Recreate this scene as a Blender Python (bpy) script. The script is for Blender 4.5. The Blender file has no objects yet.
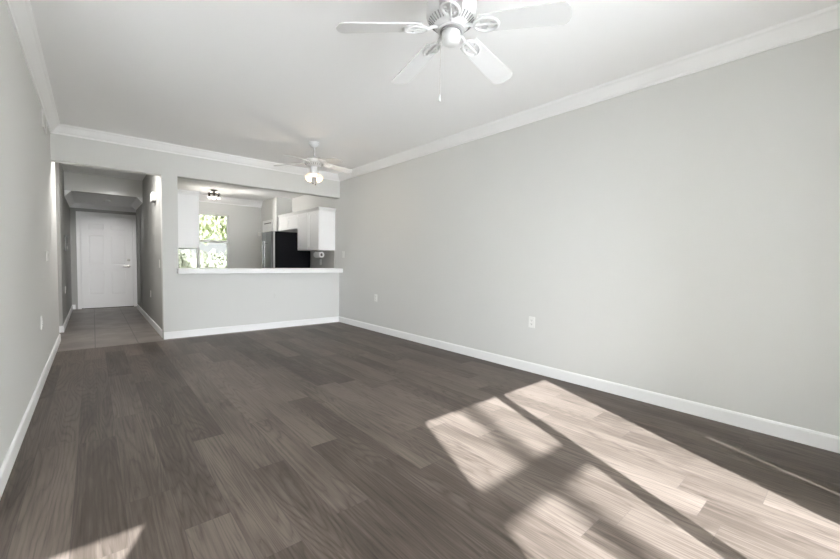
import bpy, bmesh, math, random
from mathutils import Vector, Matrix
S = bpy.context.scene
C = S.collection
random.seed(7)
PI = math.pi

# ---------------------------------------------------------------- camera
H = 1.13
YAW, PITCH, ROLL = 0.7118, -0.0435, 0.0151
Fv = Vector((math.sin(YAW) * math.cos(PITCH), math.cos(YAW) * math.cos(PITCH), math.sin(PITCH)))
R0 = Vector((math.cos(YAW), -math.sin(YAW), 0)); U0 = R0.cross(Fv)
Rv = R0 * math.cos(ROLL) + U0 * math.sin(ROLL); Uv = -R0 * math.sin(ROLL) + U0 * math.cos(ROLL)
cd = bpy.data.cameras.new('camera'); cam = bpy.data.objects.new('camera', cd); C.objects.link(cam)
cd.sensor_width = 36; cd.lens = 379.2 / 840 * 36; cd.shift_y = -0.0011; cd.clip_start = 0.02
M = Matrix((Rv, Uv, -Fv)).transposed().to_4x4(); M.translation = Vector((0, 0, H))
cam.matrix_world = M
S.camera = cam

S.cycles.max_bounces = 16; S.cycles.diffuse_bounces = 10

# ---------------------------------------------------------------- world, sun, exposure
S.view_settings.view_transform = 'Standard'; S.view_settings.look = 'None'
S.view_settings.gamma = 1; S.view_settings.use_curve_mapping = False
S.view_settings.exposure = 1.80
SKY_SOUTH, SKY_NORTH, SUN = 8.0, 0.95, 16.3
SUN_TAN = 0.435                      # sideways drift of the sunlight per metre into the room
SUN_EL = math.radians(37.1)
w = bpy.data.worlds.new('sky'); S.world = w; w.use_nodes = True
nt = w.node_tree; bg = nt.nodes['Background']
tc = nt.nodes.new('ShaderNodeTexCoord'); sx = nt.nodes.new('ShaderNodeSeparateXYZ')
nt.links.new(tc.outputs['Generated'], sx.inputs[0])
mr = nt.nodes.new('ShaderNodeMapRange'); mr.inputs[1].default_value = -0.5; mr.inputs[2].default_value = 0.5
mr.inputs[3].default_value = SKY_SOUTH; mr.inputs[4].default_value = SKY_NORTH
nt.links.new(sx.outputs['Y'], mr.inputs[0]); nt.links.new(mr.outputs[0], bg.inputs['Strength'])
bg.inputs['Color'].default_value = (0.92, 0.955, 1.0, 1)
sd = bpy.data.lights.new('sun', 'SUN'); so = bpy.data.objects.new('sun', sd); C.objects.link(so)
sd.energy = SUN; sd.angle = math.radians(0.53); sd.color = (0.92, 0.96, 1.0)
az = math.atan(SUN_TAN)
sdir = Vector((math.sin(az) * math.cos(SUN_EL), math.cos(az) * math.cos(SUN_EL), -math.sin(SUN_EL)))
so.rotation_euler = sdir.to_track_quat('-Z', 'Y').to_euler()
so.location = (-4, -8, 7)

def portal(loc, sx_, sy_, rot):
    d = bpy.data.lights.new('daylight_portal', 'AREA'); d.shape = 'RECTANGLE'; d.size = sx_; d.size_y = sy_
    d.cycles.is_portal = True
    o = bpy.data.objects.new('daylight_portal', d); C.objects.link(o); o.location = loc; o.rotation_euler = rot
portal((1.62, -0.68, 1.07), 2.04, 2.14, (PI / 2, 0, 0))
portal((-1.865, -0.68, 1.07), 1.87, 2.14, (PI / 2, 0, 0))
portal((1.75, 9.72, 1.52), 1.3, 1.3, (-PI / 2, 0, 0))

# ---------------------------------------------------------------- materials
def mat(name, col, rough=0.5, metal=0.0, spec=0.5, bump=0.0, bscale=200.0, var=0.0):
    m = bpy.data.materials.new(name); m.use_nodes = True; t = m.node_tree; b = t.nodes['Principled BSDF']
    b.inputs['Base Color'].default_value = (*col, 1); b.inputs['Roughness'].default_value = rough
    b.inputs['Metallic'].default_value = metal; b.inputs['Specular IOR Level'].default_value = spec
    tcn = t.nodes.new('ShaderNodeTexCoord')
    n = t.nodes.new('ShaderNodeTexNoise'); n.inputs['Scale'].default_value = bscale; n.inputs['Detail'].default_value = 3
    t.links.new(tcn.outputs['Object'], n.inputs['Vector'])
    if bump:
        bp = t.nodes.new('ShaderNodeBump'); bp.inputs['Strength'].default_value = bump; bp.inputs['Distance'].default_value = 0.002
        t.links.new(n.outputs['Fac'], bp.inputs['Height']); t.links.new(bp.outputs[0], b.inputs['Normal'])
    if var:
        mx = t.nodes.new('ShaderNodeMix'); mx.data_type = 'RGBA'
        mx.inputs[6].default_value = (*[c * (1 - var) for c in col], 1); mx.inputs[7].default_value = (*[min(1, c * (1 + var)) for c in col], 1)
        t.links.new(n.outputs['Fac'], mx.inputs[0]); t.links.new(mx.outputs[2], b.inputs['Base Color'])
    return m
def emit(name, col, strength):
    m = bpy.data.materials.new(name); m.use_nodes = True; b = m.node_tree.nodes['Principled BSDF']
    b.inputs['Base Color'].default_value = (*col, 1); b.inputs['Emission Color'].default_value = (*col, 1)
    b.inputs['Emission Strength'].default_value = strength
    return m
def glass_thin(name, tint):
    m = bpy.data.materials.new(name); m.use_nodes = True; t = m.node_tree; t.nodes.clear()
    o = t.nodes.new('ShaderNodeOutputMaterial'); tr = t.nodes.new('ShaderNodeBsdfTransparent'); gl = t.nodes.new('ShaderNodeBsdfGlossy')
    tr.inputs[0].default_value = (*tint, 1); gl.inputs['Roughness'].default_value = 0.02
    fr = t.nodes.new('ShaderNodeFresnel'); fr.inputs[0].default_value = 1.45; mx = t.nodes.new('ShaderNodeMixShader')
    sc = t.nodes.new('ShaderNodeMath'); sc.operation = 'MULTIPLY'; sc.inputs[1].default_value = 0.6
    t.links.new(fr.outputs[0], sc.inputs[0]); t.links.new(sc.outputs[0], mx.inputs[0])
    t.links.new(tr.outputs[0], mx.inputs[1]); t.links.new(gl.outputs[0], mx.inputs[2]); t.links.new(mx.outputs[0], o.inputs[0])
    return m

HALLW = mat('darker grey hall wall', (0.42, 0.42, 0.405), 0.75, spec=0.25, bump=0.06, bscale=260)  # hall walls, a darker grey than the room walls
WALL = mat('greige wall paint', (0.685, 0.685, 0.668), 0.75, spec=0.25, bump=0.06, bscale=260)
CEIL = mat('white ceiling paint', (0.91, 0.91, 0.91), 0.85, spec=0.2, bump=0.06, bscale=220)
TRIM = mat('white trim paint', (0.90, 0.90, 0.90), 0.4, spec=0.4)
DOORW = mat('white door paint', (0.90, 0.90, 0.90), 0.45, spec=0.4)
CAB = mat('white cabinet laminate', (0.88, 0.88, 0.88), 0.4, spec=0.4)
FANW = mat('white fan enamel', (0.65, 0.65, 0.65), 0.35, spec=0.5)
PLAST = mat('white plastic', (0.82, 0.82, 0.80), 0.4)
DARK = mat('dark slot', (0.02, 0.02, 0.02), 0.6)
GREYP = mat('grey plastic', (0.25, 0.25, 0.25), 0.5)
NICKEL = mat('brushed nickel', (0.62, 0.60, 0.57), 0.3, 1.0)
STEEL = mat('stainless steel', (0.15, 0.15, 0.15), 0.32, 1.0, bump=0.02, bscale=400)
STEELL = mat('pale door edge', (0.60, 0.60, 0.60), 0.4)
STEELH = mat('steel handle', (0.45, 0.45, 0.45), 0.25, 1.0)
BLACK = mat('black appliance enamel', (0.006, 0.006, 0.008), 0.55, spec=0.15)
BRONZE = mat('dark bronze', (0.035, 0.028, 0.022), 0.4, 0.6)
BULB = emit('warm lit glass', (1.0, 0.78, 0.52), 0.26)
SPOTB = emit('lit spot bulb', (1.0, 0.93, 0.82), 2.0)
LEDGE = mat('white solid surface', (0.90, 0.90, 0.90), 0.35, spec=0.4)
BSPL = mat('pale backsplash', (0.50, 0.49, 0.47), 0.35)
PAPER = mat('paper towel', (0.82, 0.82, 0.81), 0.9, spec=0.1, bump=0.3, bscale=150)
CARD = mat('cardboard core', (0.10, 0.085, 0.07), 0.9)
GLASS = glass_thin('clear window glass', (0.93, 0.94, 0.93))
SHADE = glass_thin('daylight dimming glass', (0.50, 0.505, 0.505))  # tint added to cut daylight through one nook pane
TINT = glass_thin('tinted door glass', (0.90, 0.905, 0.905))  # slight tint added to balance daylight through the doors
SCREEN = glass_thin('view dimming glass', (0.52, 0.525, 0.51))  # tint added to dim the bright view outdoors
CONC = mat('pale outdoor deck', (0.72, 0.72, 0.72), 0.9, var=0.05, bscale=6)
LAWN = mat('lawn', (0.16, 0.22, 0.07), 0.95, var=0.35, bscale=9)
LEAF = mat('yellow green leaves', (0.44, 0.455, 0.31), 0.6, var=0.5, bscale=2.5)
HEDGE = mat('grey green hedge leaves', (0.33, 0.34, 0.27), 0.7, var=0.4, bscale=5)
BARK = mat('bark', (0.12, 0.09, 0.07), 0.9, var=0.3, bscale=20)
STUC = mat('pale stucco', (0.62, 0.60, 0.55), 0.9, bump=0.3, bscale=80)
ALU = mat('white aluminium frame', (0.78, 0.78, 0.77), 0.4)

def nmath(t, op, a, b=None, c=None):
    n = t.nodes.new('ShaderNodeMath'); n.operation = op
    for i, v in enumerate((a, b, c)):
        if v is None: continue
        if isinstance(v, (int, float)): n.inputs[i].default_value = v
        else: t.links.new(v, n.inputs[i])
    return n.outputs[0]
def floor_mat():
    m = bpy.data.materials.new('grey brown oak planks'); m.use_nodes = True; t = m.node_tree; b = t.nodes['Principled BSDF']
    tcn = t.nodes.new('ShaderNodeTexCoord'); sp = t.nodes.new('ShaderNodeSeparateXYZ'); t.links.new(tcn.outputs['Object'], sp.inputs[0])
    PW, PL = 0.178, 1.22
    xs = nmath(t, 'DIVIDE', nmath(t, 'ADD', sp.outputs['X'], 20.022), PW)
    row = nmath(t, 'FLOOR', xs); fx = nmath(t, 'FRACT', xs)
    wn = t.nodes.new('ShaderNodeTexWhiteNoise'); wn.noise_dimensions = '1D'; t.links.new(row, wn.inputs['W'])
    ys = nmath(t, 'ADD', nmath(t, 'DIVIDE', nmath(t, 'ADD', sp.outputs['Y'], 20.0), PL), wn.outputs['Value'])
    col = nmath(t, 'FLOOR', ys); fy = nmath(t, 'FRACT', ys)
    cb = t.nodes.new('ShaderNodeCombineXYZ'); t.links.new(row, cb.inputs[0]); t.links.new(col, cb.inputs[1])
    wp = t.nodes.new('ShaderNodeTexWhiteNoise'); wp.noise_dimensions = '2D'; t.links.new(cb.outputs[0], wp.inputs['Vector'])
    rnd = wp.outputs['Value']
    # grain space: shifted per plank
    gx = nmath(t, 'ADD', sp.outputs['X'], nmath(t, 'MULTIPLY', rnd, 37.0)); gy = nmath(t, 'ADD', sp.outputs['Y'], nmath(t, 'MULTIPLY', rnd, 91.0))
    def noise(sx_, sy_, detail, dist=0.0, rough=0.5):
        v = t.nodes.new('ShaderNodeCombineXYZ'); t.links.new(nmath(t, 'MULTIPLY', gx, sx_), v.inputs[0]); t.links.new(nmath(t, 'MULTIPLY', gy, sy_), v.inputs[1])
        n = t.nodes.new('ShaderNodeTexNoise'); n.inputs['Scale'].default_value = 1; n.inputs['Detail'].default_value = detail
        n.inputs['Distortion'].default_value = dist; n.inputs['Roughness'].default_value = rough; t.links.new(v.outputs[0], n.inputs['Vector'])
        return n.outputs['Fac']
    base = nmath(t, 'ADD', noise(5.5, 0.42, 1.0, 0.1), nmath(t, 'MULTIPLY', noise(45, 9.0, 2.0), 0.022))
    rings = nmath(t, 'ABSOLUTE', nmath(t, 'SINE', nmath(t, 'MULTIPLY', base, 95.0)))
    rings = nmath(t, 'POWER', rings, 0.5)
    mask = nmath(t, 'MULTIPLY', noise(6.0, 1.1, 1.0), 1.6)
    streak = noise(95, 1.6, 3.0, 0.0, 0.65)
    fine = noise(34, 2.2, 4.0, 0.4, 0.65)
    cloud = noise(4.0, 1.2, 2.0)
    fac = nmath(t, 'ADD', nmath(t, 'MULTIPLY', nmath(t, 'MULTIPLY', rings, mask), 0.21), nmath(t, 'MULTIPLY', streak, 0.46))
    fac = nmath(t, 'ADD', fac, nmath(t, 'MULTIPLY', fine, 0.50))
    fac = nmath(t, 'ADD', fac, nmath(t, 'MULTIPLY', cloud, 0.30))
    fac = nmath(t, 'ADD', fac, nmath(t, 'MULTIPLY', rnd, 0.24))
    cr = t.nodes.new('ShaderNodeValToRGB'); t.links.new(nmath(t, 'MULTIPLY', fac, 0.74), cr.inputs[0])
    e = cr.color_ramp.elements
    e[0].position = 0.36; e[0].color = (0.026, 0.019, 0.0148, 1); e[1].position = 0.80; e[1].color = (0.152, 0.124, 0.105, 1)
    k = e.new(0.58); k.color = (0.073, 0.058, 0.0475, 1)
    ex = nmath(t, 'MULTIPLY', nmath(t, 'MINIMUM', fx, nmath(t, 'SUBTRACT', 1.0, fx)), PW)
    ey = nmath(t, 'MULTIPLY', nmath(t, 'MINIMUM', fy, nmath(t, 'SUBTRACT', 1.0, fy)), PL)
    edge = nmath(t, 'MINIMUM', ex, ey)
    seam = nmath(t, 'LESS_THAN', edge, 0.0013)
    mx = t.nodes.new('ShaderNodeMix'); mx.data_type = 'RGBA'; mx.inputs[7].default_value = (0.06, 0.05, 0.045, 1)
    t.links.new(nmath(t, 'MULTIPLY', seam, 0.6), mx.inputs[0]); t.links.new(cr.outputs[0], mx.inputs[6])
    t.links.new(mx.outputs[2], b.inputs['Base Color'])
    t.links.new(nmath(t, 'ADD', nmath(t, 'MULTIPLY', fine, 0.2), 0.36), b.inputs['Roughness'])
    b.inputs['Specular IOR Level'].default_value = 0.22
    bp = t.nodes.new('ShaderNodeBump'); bp.inputs['Strength'].default_value = 0.12; bp.inputs['Distance'].default_value = 0.001
    t.links.new(fac, bp.inputs['Height']); t.links.new(bp.outputs[0], b.inputs['Normal'])
    return m
def tile_mat():
    m = bpy.data.materials.new('taupe floor tile'); m.use_nodes = True; t = m.node_tree; b = t.nodes['Principled BSDF']
    tcn = t.nodes.new('ShaderNodeTexCoord'); sp = t.nodes.new('ShaderNodeSeparateXYZ'); t.links.new(tcn.outputs['Object'], sp.inputs[0])
    T = 0.435
    fx = nmath(t, 'FRACT', nmath(t, 'DIVIDE', nmath(t, 'ADD', sp.outputs['X'], T * 20 - 0.004), T))
    fy = nmath(t, 'FRACT', nmath(t, 'DIVIDE', nmath(t, 'ADD', sp.outputs['Y'], T * 20 - 0.15), T))
    e = nmath(t, 'MULTIPLY', nmath(t, 'MINIMUM', nmath(t, 'MINIMUM', fx, nmath(t, 'SUBTRACT', 1.0, fx)), nmath(t, 'MINIMUM', fy, nmath(t, 'SUBTRACT', 1.0, fy))), T)
    g = nmath(t, 'LESS_THAN', e, 0.005)
    n = t.nodes.new('ShaderNodeTexNoise'); n.inputs['Scale'].default_value = 3.0; n.inputs['Detail'].default_value = 6; t.links.new(tcn.outputs['Object'], n.inputs['Vector'])
    cr = t.nodes.new('ShaderNodeValToRGB'); t.links.new(n.outputs['Fac'], cr.inputs[0])
    el = cr.color_ramp.elements; el[0].position = 0.3; el[0].color = (0.15, 0.132, 0.118, 1); el[1].position = 0.75; el[1].color = (0.27, 0.238, 0.213, 1)
    mx = t.nodes.new('ShaderNodeMix'); mx.data_type = 'RGBA'; mx.inputs[7].default_value = (0.10, 0.088, 0.08, 1)
    t.links.new(g, mx.inputs[0]); t.links.new(cr.outputs[0], mx.inputs[6]); t.links.new(mx.outputs[2], b.inputs['Base Color'])
    b.inputs['Roughness'].default_value = 0.42; b.inputs['Specular IOR Level'].default_value = 0.4
    return m
FLOOR = floor_mat(); TILE = tile_mat()

# ---------------------------------------------------------------- mesh helpers
def box(bm, x0, x1, y0, y1, z0, z1, bev=0.0):
    r = bmesh.ops.create_cube(bm, size=1.0); vs = r['verts']
    for v in vs:
        v.co = Vector(((x0 + x1) / 2 + v.co.x * (x1 - x0), (y0 + y1) / 2 + v.co.y * (y1 - y0), (z0 + z1) / 2 + v.co.z * (z1 - z0)))
    if bev:
        es = list({e for v in vs for e in v.link_edges})
        bmesh.ops.bevel(bm, geom=es, offset=bev, segments=2, affect='EDGES', profile=0.5)
def cyl(bm, p0, p1, r0, r1=None, seg=16, caps=True):
    r1 = r0 if r1 is None else r1
    p0 = Vector(p0); p1 = Vector(p1); d = (p1 - p0); q = d.to_track_quat('Z', 'Y'); rings = []
    for p, r in ((p0, r0), (p1, r1)):
        rings.append([bm.verts.new(p + q @ Vector((r * math.cos(2 * PI * i / seg), r * math.sin(2 * PI * i / seg), 0))) for i in range(seg)])
    for i in range(seg):
        bm.faces.new((rings[0][i], rings[0][(i + 1) % seg], rings[1][(i + 1) % seg], rings[1][i]))
    if caps:
        bm.faces.new(rings[0][::-1]); bm.faces.new(rings[1])
def lathe(bm, prof, seg=32, origin=(0, 0, 0), q=None):
    o = Vector(origin); rings = []
    for r, z in prof:
        ring = []
        for i in range(seg):
            a = 2 * PI * i / seg; p = Vector((max(r, 1e-5) * math.cos(a), max(r, 1e-5) * math.sin(a), z))
            if q: p = q @ p
            ring.append(bm.verts.new(o + p))
        rings.append(ring)
    for a, b in zip(rings, rings[1:]):
        for i in range(seg):
            bm.faces.new((a[i], a[(i + 1) % seg], b[(i + 1) % seg], b[i]))
    if prof[0][0] > 1e-4 or True: bm.faces.new(rings[0][::-1])
    bm.faces.new(rings[-1])
def tube(bm, pts, r, seg=8):
    pts = [Vector(p) for p in pts]
    for a, b in zip(pts, pts[1:]): cyl(bm, a, b, r, seg=seg)
def prism(bm, pts2, z0, z1, fn=lambda x, y, z: (x, y, z)):
    a = [bm.verts.new(fn(x, y, z0)) for x, y in pts2]; b = [bm.verts.new(fn(x, y, z1)) for x, y in pts2]; n = len(pts2)
    for i in range(n): bm.faces.new((a[i], a[(i + 1) % n], b[(i + 1) % n], b[i]))
    bm.faces.new(a[::-1]); bm.faces.new(b)
def sweep(bm, path, prof, closed=False):
    """prof: (distance from wall towards the left of travel, z); path: plan points along the wall face, mitred"""
    n = len(path); P = [Vector((x, y)) for x, y in path]; rings = []
    for i in range(n):
        if closed or 0 < i < n - 1:
            a = (P[i] - P[i - 1]).normalized(); b = (P[(i + 1) % n] - P[i]).normalized()
            na = Vector((-a.y, a.x)); nb = Vector((-b.y, b.x)); m = (na + nb); m = m / m.dot(na) if abs(m.dot(na)) > 1e-6 else na
        else:
            a = (P[1] - P[0] if i == 0 else P[-1] - P[-2]).normalized(); m = Vector((-a.y, a.x))
        rings.append([bm.verts.new((P[i].x + m.x * d, P[i].y + m.y * d, z)) for d, z in prof])
    k = len(prof)
    pairs = list(zip(rings, rings[1:])) + ([(rings[-1], rings[0])] if closed else [])
    for a, b in pairs:
        for j in range(k): bm.faces.new((a[j], a[(j + 1) % k], b[(j + 1) % k], b[j]))
    if not closed:
        bm.faces.new(rings[0]); bm.faces.new(rings[-1][::-1])
def obj(name, bm, m, parent=None, smooth=False):
    bmesh.ops.recalc_face_normals(bm, faces=bm.faces[:])
    me = bpy.data.meshes.new(name); bm.to_mesh(me); bm.free(); me.materials.append(m)
    if smooth:
        for p in me.polygons: p.use_smooth = True
        if hasattr(me, 'set_sharp_from_angle'): me.set_sharp_from_angle(angle=math.radians(35))
    o = bpy.data.objects.new(name, me); C.objects.link(o)
    if parent:
        o.parent = parent
    return o
def B(*boxes):
    bm = bmesh.new()
    for b in boxes: box(bm, *b)
    return bm
def struct(name, bm, m, parent=None, label=None, smooth=False):
    o = obj(name, bm, m, parent, smooth)
    if not parent: o['kind'] = 'structure'
    if label: o['label'] = label
    return o
def tag(o, label, cat, group=None):
    o['label'] = label; o['category'] = cat
    if group: o['group'] = group
    return o
def thing(name, label, cat, loc=(0, 0, 0), rz=0.0, group=None):
    o = bpy.data.objects.new(name, None); C.objects.link(o); o.location = loc; o.rotation_euler = (0, 0, rz); o.empty_display_size = 0.1
    return tag(o, label, cat, group)
def sthing(name, loc=(0, 0, 0)):
    o = bpy.data.objects.new(name, None); C.objects.link(o); o.location = loc; o['kind'] = 'structure'; return o

# ---------------------------------------------------------------- room shell
XL, XR, YB, ZC = -0.357, 3.45, 6.29, 2.69
YW = -0.50                       # inner face of the window wall behind the camera
YK = 6.43                        # kitchen side of the back wall
ZK, ZH, ZE = 2.52, 2.60, 2.28    # kitchen, hall, entry ceilings
HX = 0.74                        # right wall of the hall
YD = 11.03                       # front door wall
struct('floor', B((-3.0, 3.7, -0.64, 6.19, -0.12, 0)), FLOOR)
struct('floor_hall', B((-2.2, 3.7, 6.19, 11.3, -0.12, 0)), TILE)
struct('ceiling', B((-3.0, 3.7, -0.64, 6.43, ZC, 2.85)), CEIL)
struct('ceiling_kitchen', B((0.80, 3.7, 6.43, 9.64, ZK, 2.85)), CEIL)
struct('ceiling_hall', B((-2.2, 0.80, 6.43, 9.0, ZH, 2.85)), CEIL)
struct('ceiling_entry', B((-0.50, 1.2, 9.14, 11.3, ZE, 2.85)), CEIL)
struct('wall_right', B((XR, 3.7, -0.64, 9.64, 0, ZC)), WALL)
struct('wall_left', B((XL - 0.14, XL, 2.30, 6.95, 0, ZC)), WALL)
struct('wall_back', B((XL, HX - 0.01, YB, YK, 2.272, ZC), (HX - 0.01, 0.915, YB, YK, 0, ZC)), WALL)
struct('wall_header', B((0.915, XR, YB, YK, 2.28, ZC)), WALL)
struct('wall_half', B((0.915, XR, YB, YK, 0, 0.915)), WALL)
# hall
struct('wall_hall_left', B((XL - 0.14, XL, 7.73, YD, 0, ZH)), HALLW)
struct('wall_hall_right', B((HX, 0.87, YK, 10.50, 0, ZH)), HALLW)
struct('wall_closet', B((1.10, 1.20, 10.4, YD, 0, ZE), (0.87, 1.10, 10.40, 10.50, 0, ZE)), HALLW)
struct('wall_entry_header', B((XL, HX, 9.0, 9.14, ZE, ZH)), WALL)
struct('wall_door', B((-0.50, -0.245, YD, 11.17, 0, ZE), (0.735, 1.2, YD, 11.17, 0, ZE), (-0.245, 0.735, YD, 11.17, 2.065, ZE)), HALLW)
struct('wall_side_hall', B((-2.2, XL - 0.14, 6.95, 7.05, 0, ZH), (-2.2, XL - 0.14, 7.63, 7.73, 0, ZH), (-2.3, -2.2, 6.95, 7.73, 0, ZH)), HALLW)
# kitchen
struct('wall_kitchen_far', B((0.74, 1.13, 9.5, 9.64, 0, ZK), (2.375, XR, 9.5, 9.64, 0, ZK), (1.13, 2.375, 9.5, 9.64, 0, 0.90), (1.13, 2.375, 9.5, 9.64, 2.13, ZK)), WALL)
struct('wall_pantry', B((3.10, XR, 8.50, 9.50, 0, ZK)), WALL)
# window wall and nook behind the camera
struct('wall_front', B((-3.0, -2.80, -0.64, YW, 0, ZC), (-0.875, 0.60, -0.64, YW, 0, ZC), (2.29, 2.49, -0.64, YW, 0, ZC), (2.63, XR, -0.64, YW, 0, ZC),
                       (-2.80, -0.875, -0.64, YW, 2.125, ZC), (0.60, 2.29, -0.64, YW, 2.15, ZC), (2.49, 2.63, -0.64, YW, 2.15, ZC)), WALL)
struct('added_sun_fin_left', B((-0.93, -0.885, -4.12, -0.64, -0.08, 5.3), (-0.885, -0.06, -4.12, -4.05, 4.17, 4.32)), STUC)  # unseen wall and crossbar added to block and band the sunlight
struct('added_sun_fin_right', B((2.298, 2.302, -1.123, -0.64, -0.08, 4.6), (2.298, 2.302, -3.2, -1.159, -0.08, 4.6), (2.298, 2.302, -1.159, -1.123, 1.455, 4.6)), STUC)  # unseen thin wall added to block sun, its slit passes one line
struct('wall_nook', B((-3.0, -2.86, YW, 2.44, 0, ZC), (-2.86, XL - 0.14, 2.30, 2.44, 0, ZC)), WALL)

# crown moulding
CP = [(0, 2.582), (0.012, 2.582), (0.016, 2.600), (0.030, 2.612), (0.052, 2.640), (0.072, 2.668), (0.082, 2.674), (0.092, 2.690), (0, 2.690)]
bm = bmesh.new(); sweep(bm, [(XR, YW), (XR, YB), (XL, YB), (XL, 2.30)], CP); struct('trim_1', bm, TRIM)
def crown(z, h=0.13): return [(d * h / 0.108, z - (2.69 - zz) * h / 0.108) for d, zz in CP]
bm = bmesh.new(); sweep(bm, [(3.10, 9.50), (0.87, 9.50), (0.87, YK)], crown(ZK, 0.14)); struct('trim_2', bm, TRIM)
bm = bmesh.new(); sweep(bm, [(HX, 9.02), (HX, 10.5), (1.10, 10.5), (1.10, YD), (XL, YD), (XL, 9.02)], crown(ZE, 0.10)); struct('trim_3', bm, TRIM)
# baseboards
BP = [(0, 0), (0.013, 0), (0.013, 0.086), (0.009, 0.096), (0.004, 0.100), (0, 0.100)]
def base(name, *paths):
    bm = bmesh.new()
    for p in paths: sweep(bm, p, BP)
    struct(name, bm, TRIM)
base('baseboard_right', [(XR, YW), (XR, YB)])
base('baseboard_back', [(XR, YB), (HX - 0.01, YB)])
base('baseboard_left', [(XL, 6.95), (XL, 2.30)])
base('baseboard_hall', [(HX, YK), (HX, 10.5)], [(XL, YD), (XL, 7.73), (-0.62, 7.73)], [(-0.30, YD), (XL, YD)], [(1.10, YD), (0.80, YD)])
base('baseboard_nook', [(-0.497, 2.30), (-2.86, 2.30), (-2.86, YW)])

# bar ledge on the half wall
bm = bmesh.new(); box(bm, 0.917, XR - 0.001, 6.15, YK + 0.10, 0.917, 0.992, 0.006); box(bm, 0.893, 0.93, 6.15, YB - 0.002, 0.917, 0.992, 0.006)

tag(obj('bar_top', bm, LEDGE), 'white bar ledge running along the top of the kitchen half wall', 'counter')

# ---------------------------------------------------------------- front door
d = sthing('door_1', (0.245, 11.0, 0))
def ly(bm, o): 
    for v in bm.verts: v.co -= Vector(o.location)
    return bm
bm = bmesh.new()
x0, x1, zb, zt = -0.19, 0.695, 0.012, 2.035; W = x1 - x0
st, mid = 0.115, 0.10
rows = [(0.30, 0.83), (0.975, 1.62), (1.73, 1.87)]
box(bm, x0, x1, 11.012, 11.045, zb, zt)
cols = [(x0 + st, x0 + W / 2 - mid / 2), (x0 + W / 2 + mid / 2, x1 - st)]
zs = [zb] + [z for r in rows for z in r] + [zt]
for a, b in ((x0, cols[0][0]), (cols[0][1], cols[1][0]), (cols[1][1], x1)): box(bm, a, b, 11.0, 11.014, zb, zt)
for i in range(0, len(zs), 2):
    for c in cols: box(bm, c[0], c[1], 11.0, 11.014, zs[i], zs[i + 1])
for c in cols:
    for r in rows:
        ins = 0.03
        a = [bm.verts.new((x, 11.012, z)) for x, z in ((c[0] + .008, r[0] + .008), (c[1] - .008, r[0] + .008), (c[1] - .008, r[1] - .008), (c[0] + .008, r[1] - .008))]
        b = [bm.verts.new((x, 11.002, z)) for x, z in ((c[0] + ins, r[0] + ins), (c[1] - ins, r[0] + ins), (c[1] - ins, r[1] - ins), (c[0] + ins, r[1] - ins))]
        for i in range(4): bm.faces.new((a[i], a[(i + 1) % 4], b[(i + 1) % 4], b[i]))
        bm.faces.new(b)
obj('door_panel', ly(bm, d), DOORW, d)
bm = B((-0.262, -0.199, 10.985, YD, 0, 2.11), (0.704, 0.768, 10.985, YD, 0, 2.11), (-0.199, 0.704, 10.985, YD, 2.044, 2.11),
       (-0.245, -0.199, YD, 11.17, 0, 2.06), (0.704, 0.735, YD, 11.17, 0, 2.06))
obj('door_frame', ly(bm, d), TRIM, d)
obj('door_stop', ly(B((-0.245, 0.735, 11.05, 11.09, 0, 2.06)), d), DOORW, d)
obj('threshold', ly(B((-0.199, 0.704, 10.99, 11.17, 0, 0.012)), d), DARK, d)
bm = bmesh.new(); lathe(bm, [(0.0, 0), (0.03, 0), (0.03, 0.008), (0.012, 0.012), (0.012, 0.045), (0, 0.045)], 20, (0.625, 11.0, 0.93), Matrix.Rotation(PI / 2, 3, 'X'))
box(bm, 0.51, 0.635, 10.945, 10.962, 0.92, 0.94, 0.005)
o = obj('door_handle', ly(bm, d), NICKEL, d, True); o['label'] = 'brushed nickel lever handle'
bm = bmesh.new(); lathe(bm, [(0.0, 0), (0.03, 0), (0.028, 0.012), (0.014, 0.016), (0.012, 0.026), (0, 0.026)], 20, (0.625, 11.0, 1.075), Matrix.Rotation(PI / 2, 3, 'X'))
o = obj('deadbolt', ly(bm, d), NICKEL, d, True); o['label'] = 'brushed nickel deadbolt'

# ---------------------------------------------------------------- kitchen windows
def window(name, xa, xb, za, zb_):
    wd = sthing(name, ((xa + xb) / 2, 9.57, za))
    y0, y1 = 9.53, 9.61
    zm = (za + zb_) / 2 - 0.02 + 0.03
    f = 0.024
    obj('window_frame', ly(B((xa, xa + f, y0, y1, za, zb_), (xb - f, xb, y0, y1, za, zb_), (xa + f, xb - f, y0, y1, za, za + f), (xa + f, xb - f, y0, y1, zb_ - f, zb_)), wd), ALU, wd)
    obj('meeting_rail', ly(B((xa + f, xb - f, y0 + .01, y1 - .02, zm - 0.03, zm + 0.02)), wd), ALU, wd)
    obj('pane', ly(B((xa + f, xb - f, 9.575, 9.579, zm + 0.02, zb_ - f)), wd), SCREEN, wd)
    obj('pane', ly(B((xa + f, xb - f, 9.560, 9.564, za + f, zm - 0.03)), wd), SCREEN, wd)
    obj('window_sill', ly(B((xa - 0.0, xb + 0.0, 9.46, 9.53, za - 0.025, za)), wd), TRIM, wd)
window('window_1', 1.765, 2.375, 0.90, 2.13)
window('window_2', 1.13, 1.764, 0.90, 2.13)

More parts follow.
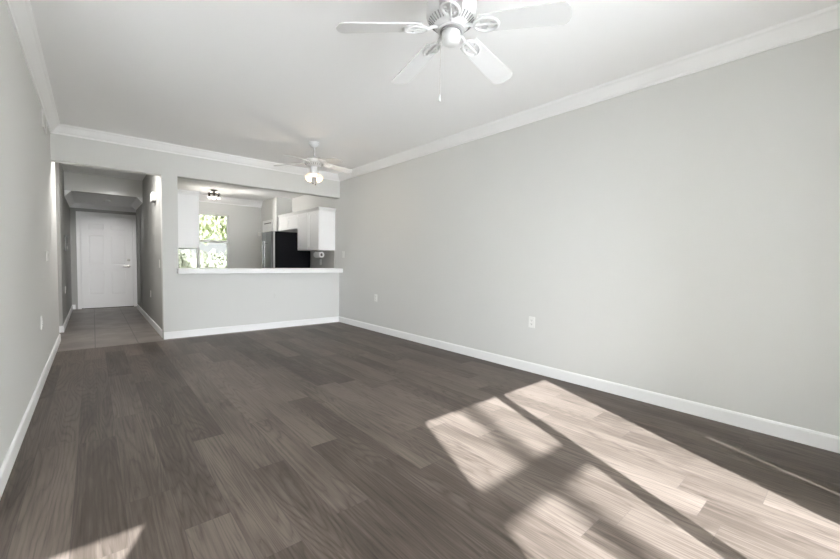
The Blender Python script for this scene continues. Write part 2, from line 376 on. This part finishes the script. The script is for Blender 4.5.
# ---------------------------------------------------------------- sliding doors behind the camera
def slider(name, xa, xb, mull, glass, glass2, zt_=2.15):
    s = sthing(name, ((xa + xb) / 2, -0.56, 0))
    f = 0.045
    obj('door_frame', ly(B((xa, xa + f, -0.60, -0.52, 0, zt_), (xb - f, xb, -0.60, -0.52, 0, zt_), (xa + f, xb - f, -0.60, -0.52, zt_ - 0.04, zt_), (xa + f, xb - f, -0.60, -0.52, 0, 0.03)), s), ALU, s)
    obj('mullion', ly(B((mull - 0.0405, mull + 0.0405, -0.57, -0.53, 0.03, zt_ - 0.04)), s), ALU, s)
    obj('pane', ly(B((xa + f, mull - 0.0405, -0.552, -0.548, 0.03, zt_ - 0.04)), s), glass, s)
    obj('pane', ly(B((mull + 0.0405, xb - f, -0.552, -0.548, 0.03, zt_ - 0.04)), s), glass2, s)
slider('door_2', 0.60, 2.286, 1.5155, TINT, TINT)
struct('sun_sliver_pane', B((2.49, 2.63, -0.552, -0.548, 0, 2.15)), GLASS)  # unseen narrow pane added to let the thin sun line in
slider('door_3', -2.80, -0.875, -1.62, SHADE, TINT, 2.125)
# ---------------------------------------------------------------- kitchen cabinets
def cabinet_doors(parent, x_face, side, y0, y1, z0, z1, n):
    wdt = (y1 - y0) / n
    for i in range(n):
        a, b = y0 + i * wdt + 0.003, y0 + (i + 1) * wdt - 0.003
        bm = bmesh.new()
        t0, t1 = (x_face - 0.018, x_face) if side < 0 else (x_face, x_face + 0.018)
        zz0, zz1 = z0 + 0.004, z1 - 0.004; s = 0.055
        box(bm, t0, t1, a, a + s, zz0, zz1, 0.002); box(bm, t0, t1, b - s, b, zz0, zz1, 0.002)
        box(bm, t0, t1, a + s, b - s, zz0, zz0 + s, 0.002); box(bm, t0, t1, a + s, b - s, zz1 - s, zz1, 0.002)
        xm = (t0 + t1) / 2
        box(bm, min(xm, x_face), max(xm, x_face), a + s - .001, b - s + .001, zz0 + s - .001, zz1 - s + .001)
        obj('cabinet_door', ly(bm, parent), CAB, parent)
def cab_crown(parent, path, z):
    bm = bmesh.new(); sweep(bm, path, [(0, z), (0.008, z), (0.014, z + 0.016), (0.034, z + 0.044), (0.040, z + 0.060), (0, z + 0.060)])
    obj('crown_molding', ly(bm, parent), CAB, parent)
c = thing('wall_cabinet', 'white wall cabinet with bare end panel on the right kitchen wall', 'cabinet', (3.29, 6.93, 1.325))
obj('body', ly(B((3.135, XR - .001, 6.455, 7.40, 1.325, 2.045)), c), CAB, c)
cabinet_doors(c, 3.135, -1, 6.455, 7.40, 1.325, 2.045, 2)
cab_crown(c, [(3.135, 7.40), (3.135, 6.455), (XR - .001, 6.455)][::-1], 2.045)
c = thing('wall_cabinet', 'short white wall cabinet hanging above the black refrigerator', 'cabinet', (3.29, 7.92, 1.765))
obj('body', ly(B((3.135, XR - .001, 7.402, 8.42, 1.765, 2.045)), c), CAB, c)
cabinet_doors(c, 3.135, -1, 7.402, 8.42, 1.765, 2.045, 2)
cab_crown(c, [(3.135, 7.402), (3.135, 8.42)][::-1][::-1], 2.045)
# the mirrored run on the left of the kitchen
c = thing('wall_cabinet', 'white wall cabinet end beside the kitchen window left of the pass-through', 'cabinet', (1.04, 6.93, 1.31))
obj('body', ly(B((0.871, 1.190, 6.455, 7.40, 1.285, 2.075)), c), CAB, c)
cabinet_doors(c, 1.190, 1, 6.455, 7.40, 1.285, 2.075, 2)
cab_crown(c, [(0.871, 6.455), (1.190, 6.455), (1.190, 7.40)][::-1], 2.06)

# ---------------------------------------------------------------- refrigerator
r = thing('refrigerator', 'refrigerator with black side panel and stainless doors in the kitchen', 'refrigerator', (3.08, 7.84, 0))
bm = bmesh.new(); box(bm, 2.70, 3.43, 7.48, 8.02, 0.03, 1.69, 0.008); box(bm, 2.73, 3.40, 7.50, 8.00, 0.0, 0.03)
obj('body', ly(bm, r), BLACK, r)
for y0, y1, z0, z1 in ((7.482, 7.738, 0.66, 1.685), (7.742, 8.018, 0.66, 1.685), (7.482, 8.018, 0.06, 0.65)):
    bm = bmesh.new(); box(bm, 2.625, 2.67, y0, y1, z0, z1, 0.006)
    dr = obj('door' if z0 > 0.5 else 'drawer', ly(bm, r), STEEL, r)
    obj('gasket', ly(B((2.67, 2.70, y0 + 0.004, y1 - 0.004, z0 + 0.004, z1 - 0.004)), r), STEELL, dr)
    bm = bmesh.new()
    if z0 > 0.5:
        hy = 7.69 if y0 < 7.6 else 7.80
        cyl(bm, (2.575, hy, 0.80), (2.575, hy, 1.50), 0.011); cyl(bm, (2.575, hy, 0.85), (2.625, hy, 0.85), 0.009); cyl(bm, (2.575, hy, 1.45), (2.625, hy, 1.45), 0.009)
    else:
        cyl(bm, (2.575, 7.56, 0.58), (2.575, 7.94, 0.58), 0.011); cyl(bm, (2.575, 7.6, 0.58), (2.625, 7.6, 0.58), 0.009); cyl(bm, (2.575, 7.9, 0.58), (2.625, 7.9, 0.58), 0.009)
    obj('handle', ly(bm, r), STEELH, dr, True)

# pantry door on the kitchen chase
pd = sthing('door_4', (3.09, 9.03, 0))
obj('door_panel', ly(B((3.088, 3.099, 8.79, 9.28, 0.01, 1.965)), pd), DOORW, pd)
obj('door_frame', ly(B((3.085, 3.099, 8.72, 8.785, 0, 2.045), (3.085, 3.099, 9.285, 9.35, 0, 2.045), (3.085, 3.099, 8.785, 9.285, 1.985, 2.045)), pd), TRIM, pd)
obj('door_gap', ly(B((3.096, 3.099, 8.785, 9.285, 1.965, 1.985)), pd), DARK, pd)

# backsplash and paper towels
struct('trim_5', B((XR - 0.012, XR - 0.001, 6.47, 7.48, 0.90, 1.322)), BSPL)
pt_ = thing('paper_towel_holder', 'white paper towel roll mounted under the right wall cabinet', 'paper towels', (3.28, 6.76, 1.24))
bm = bmesh.new(); pq = Matrix.Rotation(-PI / 2, 3, 'X')
seg = 28
for rr, flip in ((0.055, 0), (0.022, 1)):
    pass
def ring_tube(bm, x, y0, y1, z, ro, ri, seg=28):
    rs = []
    for y, rad in ((y0, ri), (y0, ro), (y1, ro), (y1, ri)):
        rs.append([bm.verts.new((x + rad * math.cos(2 * PI * i / seg), y, z + rad * math.sin(2 * PI * i / seg))) for i in range(seg)])
    for k in range(4):
        a, b = rs[k], rs[(k + 1) % 4]
        for i in range(seg): bm.faces.new((a[i], a[(i + 1) % seg], b[(i + 1) % seg], b[i]))
ring_tube(bm, 3.27, 6.64, 6.88, 1.24, 0.054, 0.024); obj('paper_roll', ly(bm, pt_), PAPER, pt_, True)
bm = bmesh.new(); ring_tube(bm, 3.27, 6.641, 6.879, 1.24, 0.0239, 0.021); obj('cardboard_core', ly(bm, pt_), CARD, pt_, True)
bm = bmesh.new(); cyl(bm, (3.27, 6.60, 1.24), (3.27, 6.90, 1.24), 0.008); box(bm, 3.26, 3.28, 6.90, 6.91, 1.23, 1.324); box(bm, 3.255, 3.285, 6.85, 6.91, 1.318, 1.324)
obj('holder', ly(bm, pt_), NICKEL, pt_, True)

# ---------------------------------------------------------------- plates, switches, boxes
def plate(kind, label, cat, p, n, up=None, w_=0.072, h_=0.115, group=None):
    """wall plate at p with outward normal n"""
    q = Vector(n).to_track_quat('Z', 'Y'); n = Vector(n)
    rx = Vector((0, 0, 1)).cross(n).normalized(); rot = Matrix((rx, Vector((0, 0, 1)), n)).transposed()
    root = thing(kind, label, cat, p, 0, group)
    def add(name, bm, m):
        for v in bm.verts: v.co = rot @ v.co
        return obj(name, bm, m, root)
    bm = bmesh.new(); box(bm, -w_ / 2, w_ / 2, -h_ / 2, h_ / 2, 0.0005, 0.007, 0.002); add('cover_plate', bm, WALL if kind == 'cable_plate' else PLAST)
    if kind == 'electrical_outlet':
        for s in (-1, 1):
            bm = bmesh.new(); box(bm, -0.016, 0.016, s * 0.020 - 0.013, s * 0.020 + 0.013, 0.007, 0.009, 0.002); rc = add('receptacle', bm, PLAST)
            bm = B((-0.008, -0.005, s * 0.020 - 0.002, s * 0.020 + 0.008, 0.009, 0.0094), (0.005, 0.008, s * 0.020 - 0.002, s * 0.020 + 0.008, 0.009, 0.0094), (-0.002, 0.002, s * 0.020 - 0.010, s * 0.020 - 0.005, 0.009, 0.0094))
            sl = add('slots', bm, DARK); sl.parent = rc
    elif kind == 'light_switch':
        bm = bmesh.new(); box(bm, -0.016, 0.016, -0.032, 0.032, 0.007, 0.010, 0.002); add('rocker', bm, PLAST)
    elif kind == 'cable_plate':
        bm = bmesh.new(); cyl(bm, (0, 0, 0.007), (0, 0, 0.016), 0.005, seg=12); add('connector', bm, NICKEL)
    return root
plate('electrical_outlet', 'white outlet low on the right wall near the sunlit floor', 'outlet', (XR, 2.205, 0.523), (-1, 0, 0))
plate('electrical_outlet', 'white outlet low on the right wall near the back corner', 'outlet', (XR, 5.08, 0.541), (-1, 0, 0))
plate('cable_plate', 'small cable plate in the middle of the half wall under the ledge', 'plate', (2.277, YB, 0.543), (0, -1, 0), w_=0.05, h_=0.08)
plate('electrical_outlet', 'white outlet low on the long left wall below the thermostat', 'outlet', (XL, 4.70, 0.545), (1, 0, 0))
plate('light_switch', 'white thermostat plate at mid height on the long left wall', 'switch', (XL, 5.46, 1.135), (1, 0, 0), w_=0.16, h_=0.10)  # stands for the thermostat, shaped as a wide switch plate
plate('light_switch', 'white switch plate on the right wall beside the bar ledge end', 'switch', (XR, 6.14, 1.245), (-1, 0, 0))
plate('light_switch', 'switch plate on the right hall wall near the hall opening', 'switch', (HX, 6.67, 1.05), (-1, 0, 0))
plate('electrical_outlet', 'outlet low on the right hall wall', 'outlet', (HX, 7.87, 0.52), (-1, 0, 0))
plate('electrical_outlet', 'outlet low on the left hall wall near the front door', 'outlet', (XL, 8.55, 0.585), (1, 0, 0))
plate('electrical_outlet', 'outlet on the kitchen backsplash below the paper towels', 'outlet', (XR - 0.012, 7.02, 1.10), (-1, 0, 0))
k = thing('door_chime', 'white door chime box high on the right hall wall', 'chime', (HX, 7.10, 2.06))
bm = bmesh.new(); box(bm, -0.055, -0.001, -0.11, 0.11, -0.065, 0.065, 0.008); obj('cover', bm, PLAST, k)
bm = bmesh.new(); box(bm, -0.05, -0.001, -0.10, 0.10, -0.072, -0.0652); obj('grille', bm, GREYP, k)
k = thing('wall_vent', 'small white louvred vent under the crown on the left wall', 'vent', (XL, 5.48, 2.49))
obj('vent_frame', B((0.0005, 0.014, -0.17, 0.17, 0.065, 0.085), (0.0005, 0.014, -0.17, 0.17, -0.085, -0.065), (0.0005, 0.014, -0.17, -0.15, -0.065, 0.065), (0.0005, 0.014, 0.15, 0.17, -0.065, 0.065)), PLAST, k)
obj('vent_backing', B((0.0005, 0.003, -0.15, 0.15, -0.065, 0.065)), DARK, k)
bm = bmesh.new()
for i in range(6):
    z = -0.055 + i * 0.022
    prism(bm, [(0.003, z), (0.012, z - 0.008), (0.0135, z - 0.006), (0.0045, z + 0.002)], -0.15, 0.15, lambda x, y, zz: (x, zz, y))
obj('louvers', bm, PLAST, k)
k = thing('wall_intercom', 'narrow grey intercom panel on the left hall wall', 'intercom', (XL, 8.88, 1.36))
bm = bmesh.new(); box(bm, 0.0005, 0.025, -0.06, 0.06, -0.13, 0.13, 0.006); obj('body', bm, GREYP, k)
bm = bmesh.new(); box(bm, 0.025, 0.028, -0.045, 0.045, 0.0, 0.11); obj('speaker_grille', bm, DARK, k)
bm = bmesh.new(); box(bm, 0.025, 0.030, -0.03, 0.03, -0.10, -0.05, 0.002); obj('button', bm, PLAST, k)
k = thing('wall_phone', 'small white box on the far kitchen wall above the refrigerator handles', 'phone', (3.04, 9.5, 1.745))
bm = bmesh.new(); box(bm, -0.035, 0.035, -0.035, -0.001, -0.05, 0.05, 0.008); obj('body', bm, PLAST, k)
bm = bmesh.new(); box(bm, -0.02, 0.02, -0.038, -0.035, -0.03, 0.0); obj('keypad', bm, PLAST, k)

# ---------------------------------------------------------------- ceiling fans
DROOP = 0.105
def blade_mesh(r0, r1, w0, w1, pitch, ang, z):
    bm = bmesh.new(); pts = []
    n = 8
    pts.append((r0, -w0 / 2)); pts.append((r1 - w1 * 0.30, -w1 / 2))
    for i in range(1, n): 
        a = -PI / 2 + PI * i / n; pts.append((r1 - w1 * 0.30 + w1 * 0.30 * math.cos(a), w1 / 2 * math.sin(a)))
    pts.append((r1 - w1 * 0.30, w1 / 2)); pts.append((r0, w0 / 2))
    rp = Matrix.Rotation(pitch, 3, 'X'); rz = Matrix.Rotation(ang, 3, 'Z')
    prism(bm, pts, -0.003, 0.003, lambda x, y, zz: (rz @ (rp @ Vector((x, y, zz)))) + Vector((0, 0, z + DROOP * (r1 - x))))
    return bm
def bracket_mesh(ra, r0, pitch, ang, z):
    bm = bmesh.new(); rp = Matrix.Rotation(pitch, 3, 'X'); rz = Matrix.Rotation(ang, 3, 'Z')
    T = lambda p: (rz @ (rp @ Vector(p))) + Vector((0, 0, z + DROOP * (0.58 - max(p[0], 0.12))))
    tube(bm, [T((ra, 0, 0.008)), T((ra + 0.03, 0, 0.004)), T((r0 - 0.035, 0, -0.007))], 0.009)
    loop = [T((r0 + 0.03 - 0.062 * math.cos(2 * PI * i / 14), 0.042 * math.sin(2 * PI * i / 14), -0.009)) for i in range(15)]
    tube(bm, loop, 0.007)
    tube(bm, [T((r0 - 0.03, 0, -0.009)), T((r0 + 0.09, 0, -0.009))], 0.006)
    for s in (-0.04, 0, 0.04):
        cyl(bm, T((r0 + 0.055 - abs(s) * .6, s * .7, -0.012)), T((r0 + 0.055 - abs(s) * .6, s * .7, -0.003)), 0.009, seg=10)
    return bm
def make_fan(label, loc, zb_, rad, ang0, pitch, flush, light):
    f = thing('ceiling_fan', label, 'ceiling fan', loc)
    L = lambda z: z - loc[2]
    if flush:
        bm = bmesh.new(); lathe(bm, [(0, L(2.69)), (0.10, L(2.69)), (0.10, L(2.60)), (0.085, L(2.52)), (0.085, L(2.485))], 40); obj('canopy', bm, FANW, f, True)
        bm = bmesh.new(); lathe(bm, [(0.085, L(2.49)), (0.118, L(2.478)), (0.130, L(2.455)), (0.130, L(2.40)), (0.122, L(2.385)), (0.082, L(2.350)), (0.072, L(2.342)), (0.072, L(2.332)), (0, L(2.332))], 40); mh = obj('motor_housing', bm, FANW, f, True)
        bm = bmesh.new()
        for i in range(36):
            a = 2 * PI * i / 36; q = Matrix.Rotation(a, 3, 'Z')
            p0 = q @ Vector((0.117, 0, L(2.3806))); p1 = q @ Vector((0.090, 0, L(2.357)))
            cyl(bm, p0, p1, 0.0034, seg=6)
        obj('vent_slots', bm, GREYP, mh)
        bm = bmesh.new(); lathe(bm, [(0.0, L(2.332)), (0.056, L(2.332)), (0.058, L(2.327)), (0.056, L(2.322)), (0.0, L(2.322))], 32); obj('flywheel_ring', bm, GREYP, f, True)
        bm = bmesh.new(); lathe(bm, [(0, L(2.322)), (0.047, L(2.322)), (0.049, L(2.315)), (0.049, L(2.292)), (0.046, L(2.273)), (0.032, L(2.263)), (0.012, L(2.260)), (0, L(2.260))], 32); obj('switch_housing', bm, FANW, f, True)
        hub = 0.07
    else:
        bm = bmesh.new(); lathe(bm, [(0, L(2.69)), (0.068, L(2.69)), (0.066, L(2.665)), (0.045, L(2.635)), (0.018, L(2.622)), (0, L(2.622))], 28); obj('canopy', bm, FANW, f, True)
        bm = bmesh.new(); cyl(bm, (0, 0, L(2.63)), (0, 0, L(2.50)), 0.013); obj('downrod', bm, FANW, f, True)
        bm = bmesh.new(); lathe(bm, [(0, L(2.51)), (0.03, L(2.51)), (0.045, L(2.495)), (0.10, L(2.48)), (0.125, L(2.455)), (0.125, L(2.42)), (0.09, L(2.385)), (0.06, L(2.375)), (0, L(2.375))], 32); mh = obj('motor_housing', bm, FANW, f, True)
        bm = bmesh.new()
        for i in range(24):
            q = Matrix.Rotation(2 * PI * i / 24, 3, 'Z'); cyl(bm, q @ Vector((0.120, 0, L(2.412))), q @ Vector((0.098, 0, L(2.390))), 0.004, seg=6)
        obj('vent_slots', bm, GREYP, mh)
        bm = bmesh.new(); lathe(bm, [(0, L(2.375)), (0.05, L(2.375)), (0.052, L(2.33)), (0.045, L(2.30)), (0.075, L(2.29)), (0.075, L(2.27)), (0.03, L(2.255)), (0, L(2.25))], 28); obj('switch_housing', bm, FANW, f, True)
        hub = 0.06
    for i in range(5):
        a = ang0 + i * 2 * PI / 5 - (math.radians(5) if flush and i == 2 else 0)
        bl = obj('blade', blade_mesh(0.155, rad, 0.105, 0.135, pitch, a, L(zb_)), FANW, f)
        obj('blade_bracket', bracket_mesh(hub, 0.155, pitch, a, L(zb_)), FANW, bl, True)
    if flush:
        bm = bmesh.new(); px, py = -0.020, 0.022
        cyl(bm, (px * 1.8, py * 1.8, L(2.262)), (px * 1.8, py * 1.8, L(2.01)), 0.0016, seg=6); pc = obj('pull_chain', bm, NICKEL, f)
        bm = bmesh.new(); lathe(bm, [(0, L(2.01)), (0.003, L(2.008)), (0.006, L(1.98)), (0.004, L(1.973)), (0, L(1.972))], 12, (px * 1.8, py * 1.8, 0)); obj('pull_knob', bm, FANW, pc, True)
    if light:
        for i in range(4):
            a = ang0 + PI / 4 + i * PI / 2; q = Matrix.Rotation(a, 3, 'Z') @ Matrix.Rotation(math.radians(-38), 3, 'Y').inverted()
            base_p = Vector((math.cos(a) * 0.068, math.sin(a) * 0.068, L(2.272)))
            bm = bmesh.new(); qq = Matrix.Rotation(a, 3, 'Z') @ Matrix.Rotation(math.radians(-36), 3, 'Y')
            lathe(bm, [(0.015, 0), (0.019, -0.010), (0.028, -0.026), (0.035, -0.05), (0.040, -0.072), (0.041, -0.076)], 20, base_p, qq)
            sh = obj('lamp_shade', bm, BULB, f, True); sh['label'] = 'glowing warm glass shade'
            bm = bmesh.new(); cyl(bm, base_p + qq @ Vector((0, 0, 0.02)), base_p, 0.018, seg=14); obj('socket', bm, NICKEL, sh, True)
        for i in range(2):
            bm = bmesh.new(); s = 0.015 if i else -0.02
            cyl(bm, (s, -0.01, L(2.255)), (s, -0.01, L(2.165 - 0.01 * i)), 0.0014, seg=6); pc = obj('pull_chain', bm, BRONZE, f)
            bm = bmesh.new(); lathe(bm, [(0, 0.012), (0.005, 0.006), (0.007, -0.008), (0, -0.012)], 10, (s, -0.01, L(2.155 - 0.01 * i))); obj('pull_knob', bm, BRONZE, pc, True)
        ld = bpy.data.lights.new('fan_lamp', 'POINT'); ld.energy = 2.2; ld.color = (1, 0.85, 0.66); ld.shadow_soft_size = 0.06
        lo = bpy.data.objects.new('fan_lamp', ld); C.objects.link(lo); lo.parent = f; lo.location = (0, 0, L(2.12))
    return f
make_fan('large white flush ceiling fan nearest, no lamps, with pull chain', (1.43, 1.44, 2.69), 2.29, 0.585, math.radians(8.25), math.radians(-12), True, False)
make_fan('white ceiling fan on a downrod with lit glass lamps, farther back', (2.255, 4.81, 2.69), 2.385, 0.54, math.radians(65), math.radians(-12), False, True)

# ---------------------------------------------------------------- kitchen ceiling light
k = thing('ceiling_light', 'small dark bronze ceiling fixture with lit spot bulbs in kitchen', 'ceiling light', (1.88, 8.60, ZK))
bm = bmesh.new(); lathe(bm, [(0, 0), (0.06, 0), (0.055, -0.02), (0.012, -0.028), (0.012, -0.065), (0, -0.065)], 24); obj('canopy', bm, BRONZE, k, True)
bm = bmesh.new(); lathe(bm, [(0, -0.060), (0.11, -0.064), (0.115, -0.075), (0.105, -0.084), (0, -0.086)], 32); obj('tray', bm, BRONZE, k, True)
for i in range(4):
    a = PI / 4 + 0.62 + i * PI / 2; p = Vector((0.082 * math.cos(a), 0.082 * math.sin(a), -0.084))
    bm = bmesh.new(); lathe(bm, [(0, 0), (0.016, 0), (0.022, -0.04), (0.024, -0.052), (0, -0.052)], 16, p); hd = obj('spot_head', bm, BRONZE, k, True)
    bm = bmesh.new(); lathe(bm, [(0, -0.052), (0.018, -0.053), (0.026, -0.068), (0.022, -0.084), (0, -0.092)], 16, p); o = obj('bulb', bm, SPOTB, hd, True)
for i in range(2):
    bm = bmesh.new(); lathe(bm, [(0, 0), (0.018, 0.004), (0.022, 0.018), (0.014, 0.030), (0, 0.032)], 14, (0.04 * (1 - 2 * i), -0.05 * (1 - 2 * i), -0.063)); obj('bulb', bm, SPOTB, k, True)
ld = bpy.data.lights.new('kitchen_lamp', 'POINT'); ld.energy = 3; ld.color = (1, 0.94, 0.86); ld.shadow_soft_size = 0.08
lo = bpy.data.objects.new('kitchen_lamp', ld); C.objects.link(lo); lo.parent = k; lo.location = (0, 0, -0.26)

ld = bpy.data.lights.new('kitchen_spot', 'SPOT'); ld.energy = 14; ld.color = (1, 0.96, 0.9); ld.shadow_soft_size = 0.03; ld.spot_size = math.radians(85); ld.spot_blend = 0.8
lo = bpy.data.objects.new('kitchen_spot', ld); C.objects.link(lo); lo.parent = k; lo.location = (0.06, -0.03, -0.19)
lo.rotation_euler = Vector((1.5, -0.75, -0.22)).to_track_quat('-Z', 'Y').to_euler()
# added spot lamp, unseen behind the first header, brightens the front door
k = thing('added_hall_spot', 'added unseen spot lamp in the hall brightening the front door', 'ceiling light', (0.30, 7.40, ZH))
bm = bmesh.new(); lathe(bm, [(0, 0), (0.06, 0), (0.06, -0.02), (0.015, -0.03), (0.015, -0.07), (0, -0.07)], 24); obj('lamp_base', bm, FANW, k, True)
aim = (Vector((0.25, 11.0, 0.85)) - Vector((0.30, 7.43, ZH - 0.075))).normalized(); aq = aim.to_track_quat('Z', 'Y').to_matrix()
bm = bmesh.new(); ring = [(0.0, -0.05), (0.03, -0.05), (0.045, -0.02), (0.05, 0.06), (0.046, 0.06), (0.04, -0.01), (0, -0.015)]
lathe(bm, ring, 24, (0, 0.03, -0.075), aq); hd_ = obj('spot_head', bm, FANW, k, True)
bm = bmesh.new(); lathe(bm, [(0, 0.0), (0.03, 0.0), (0.034, 0.03), (0, 0.035)], 20, (0, 0.03, -0.075), aq); obj('bulb', bm, SPOTB, hd_, True)
ld = bpy.data.lights.new('hall_fill_spot', 'SPOT'); ld.energy = 54; ld.color = (1, 0.98, 0.96); ld.shadow_soft_size = 0.03; ld.spot_size = math.radians(42); ld.spot_blend = 0.9
lo = bpy.data.objects.new('hall_fill_spot', ld); C.objects.link(lo); lo.parent = k; lo.location = Vector((0, 0.03, -0.075)) + aim * 0.07
lo.rotation_euler = aim.to_track_quat('-Z', 'Y').to_euler()

# added dome lamp, unseen farther forward, fills the hall with light
k = thing('added_hall_dome', 'added unseen dome lamp behind the first header brightening the hall', 'ceiling light', (0.19, 6.80, ZH))
bm = bmesh.new(); lathe(bm, [(0, 0), (0.14, 0), (0.14, -0.02), (0, -0.02)], 28); obj('lamp_base', bm, FANW, k, True)
bm = bmesh.new(); lathe(bm, [(0.125, -0.02), (0.12, -0.05), (0.08, -0.08), (0, -0.092)], 28); obj('lamp_shade', bm, emit('added dome glass', (1, 0.96, 0.9), 0.6), k, True)
ld = bpy.data.lights.new('hall_fill_dome', 'AREA'); ld.shape = 'DISK'; ld.size = 0.24; ld.energy = 7; ld.color = (1, 0.97, 0.93)
lo = bpy.data.objects.new('hall_fill_dome', ld); C.objects.link(lo); lo.parent = k; lo.location = (0, 0, -0.10)
# smoke detector on the entry ceiling
k = thing('smoke_detector', 'small white smoke detector on the entry ceiling before the front door', 'smoke detector', (0.24, 9.95, ZE))
bm = bmesh.new(); lathe(bm, [(0, 0), (0.06, 0), (0.06, -0.015), (0.05, -0.035), (0.02, -0.04), (0, -0.04)], 24); obj('body', bm, PLAST, k, True)

# ---------------------------------------------------------------- outside
struct('ground', B((-40, 40, -60, -0.64, -0.25, -0.08)), CONC)
struct('ground_lawn', B((-40, 40, 11.3, 60, -0.25, -0.08), (3.7, 40, 9.64, 11.3, -0.25, -0.08), (1.2, 3.7, 9.64, 11.3, -0.25, -0.08)), LAWN)
def leaves(bm, c, rad, n, size):
    for i in range(n):
        u = Vector((random.gauss(0, 1), random.gauss(0, 1), random.gauss(0, 1))).normalized() * (random.random() ** 0.4)
        p = Vector(c) + Vector((u.x * rad[0], u.y * rad[1], u.z * rad[2]))
        q = Vector((random.gauss(0, 1), random.gauss(0, 1), random.gauss(0, 1))).normalized().to_track_quat('Z', 'Y')
        s = size * random.uniform(0.6, 1.3)
        vs = [bm.verts.new(p + q @ Vector(v)) for v in ((-s * .4, 0, 0), (0, -s, s * .1), (s * .4, 0, 0), (0, s, s * .1))]
        bm.faces.new(vs)
def tree(label, x, y, h, r, n, lean=0.0):
    t_ = thing('tree', label, 'tree', (x, y, -0.08))
    bm = bmesh.new()
    for i in range(12):
        a = i * 2.4; rr = (i / 12) ** 0.5 * r * 0.62
        leaves(bm, (lean + math.cos(a) * rr, math.sin(a) * rr, h + random.uniform(-0.35, 0.5) * r), (r * .5, r * .5, r * .42), n, 0.10)
    obj('foliage', bm, LEAF, t_)
    bm = bmesh.new(); cyl(bm, (0, 0, 0), (lean * .15, 0, h * 0.55), 0.14, 0.10, 10); cyl(bm, (lean * .15, 0, h * .5), (lean * .8, 0.2, h), 0.08, 0.03, 8); cyl(bm, (lean * .15, 0, h * .5), (0.4, -0.1, h), 0.06, 0.03, 8)
    obj('trunk', bm, BARK, t_, True)
tree('leafy pale green tree seen through the upper sash of the kitchen window', 5.3, 17.0, 3.15, 2.1, 620, -1.6)
hd = thing('hedge', 'clipped grey green hedge seen through the lower kitchen window', 'hedge', (3.0, 13.2, -0.08))
bm = bmesh.new()
for i in range(22): leaves(bm, (-3.3 + i * 0.31, random.uniform(-.1, .1), 0.74), (0.32, 0.40, 0.74), 620, 0.08)
for i in range(11): box(bm, -3.5 + i * 0.62, -2.88 + i * 0.62, -0.26, 0.26, 0.15, 1.22 + 0.05 * math.sin(i * 2.3), 0.1)
obj('foliage', bm, HEDGE, hd)
for i in range(8):
    bm = bmesh.new(); cyl(bm, (-3.1 + i * 0.88, 0, 0), (-3.1 + i * 0.88, 0.05, 0.7), 0.025, 0.015, 8); obj('stem', bm, BARK, hd)

pl = thing('palm_tree', 'tall slender palm standing beyond the deck behind the camera', 'tree', (1.145 - SUN_TAN * 12.5, -13.0, -0.08))
bm = bmesh.new(); cyl(bm, (0, 0, 0), (0, 0, 15.6), 0.10, 0.045, 14); obj('trunk', bm, BARK, pl, True)
for i in range(14):
    a = i * 2.4; e = 0.5 - 0.06 * i; bm = bmesh.new(); q = Matrix.Rotation(a, 3, 'Z')
    pts = [q @ Vector((t * 1.7, 0, 15.6 + math.sin(e) * t * 1.7 - 0.9 * t * t)) for t in [j / 8 for j in range(9)]]
    tube(bm, pts, 0.015, 6)
    side = q @ Vector((0, 1, 0))
    for p0, p1 in zip(pts[1:], pts[2:]):
        for sg in (-1, 1):
            for f_ in (0, 0.5):
                b0 = p0.lerp(p1, f_); b1 = p0.lerp(p1, f_ + 0.25); tip = b0 + side * sg * 0.38 + (p1 - p0) * 1.0 - Vector((0, 0, 0.12))
                bm.faces.new([bm.verts.new(v) for v in (b0, b1, tip)])
    obj('frond', bm, LEAF, pl)
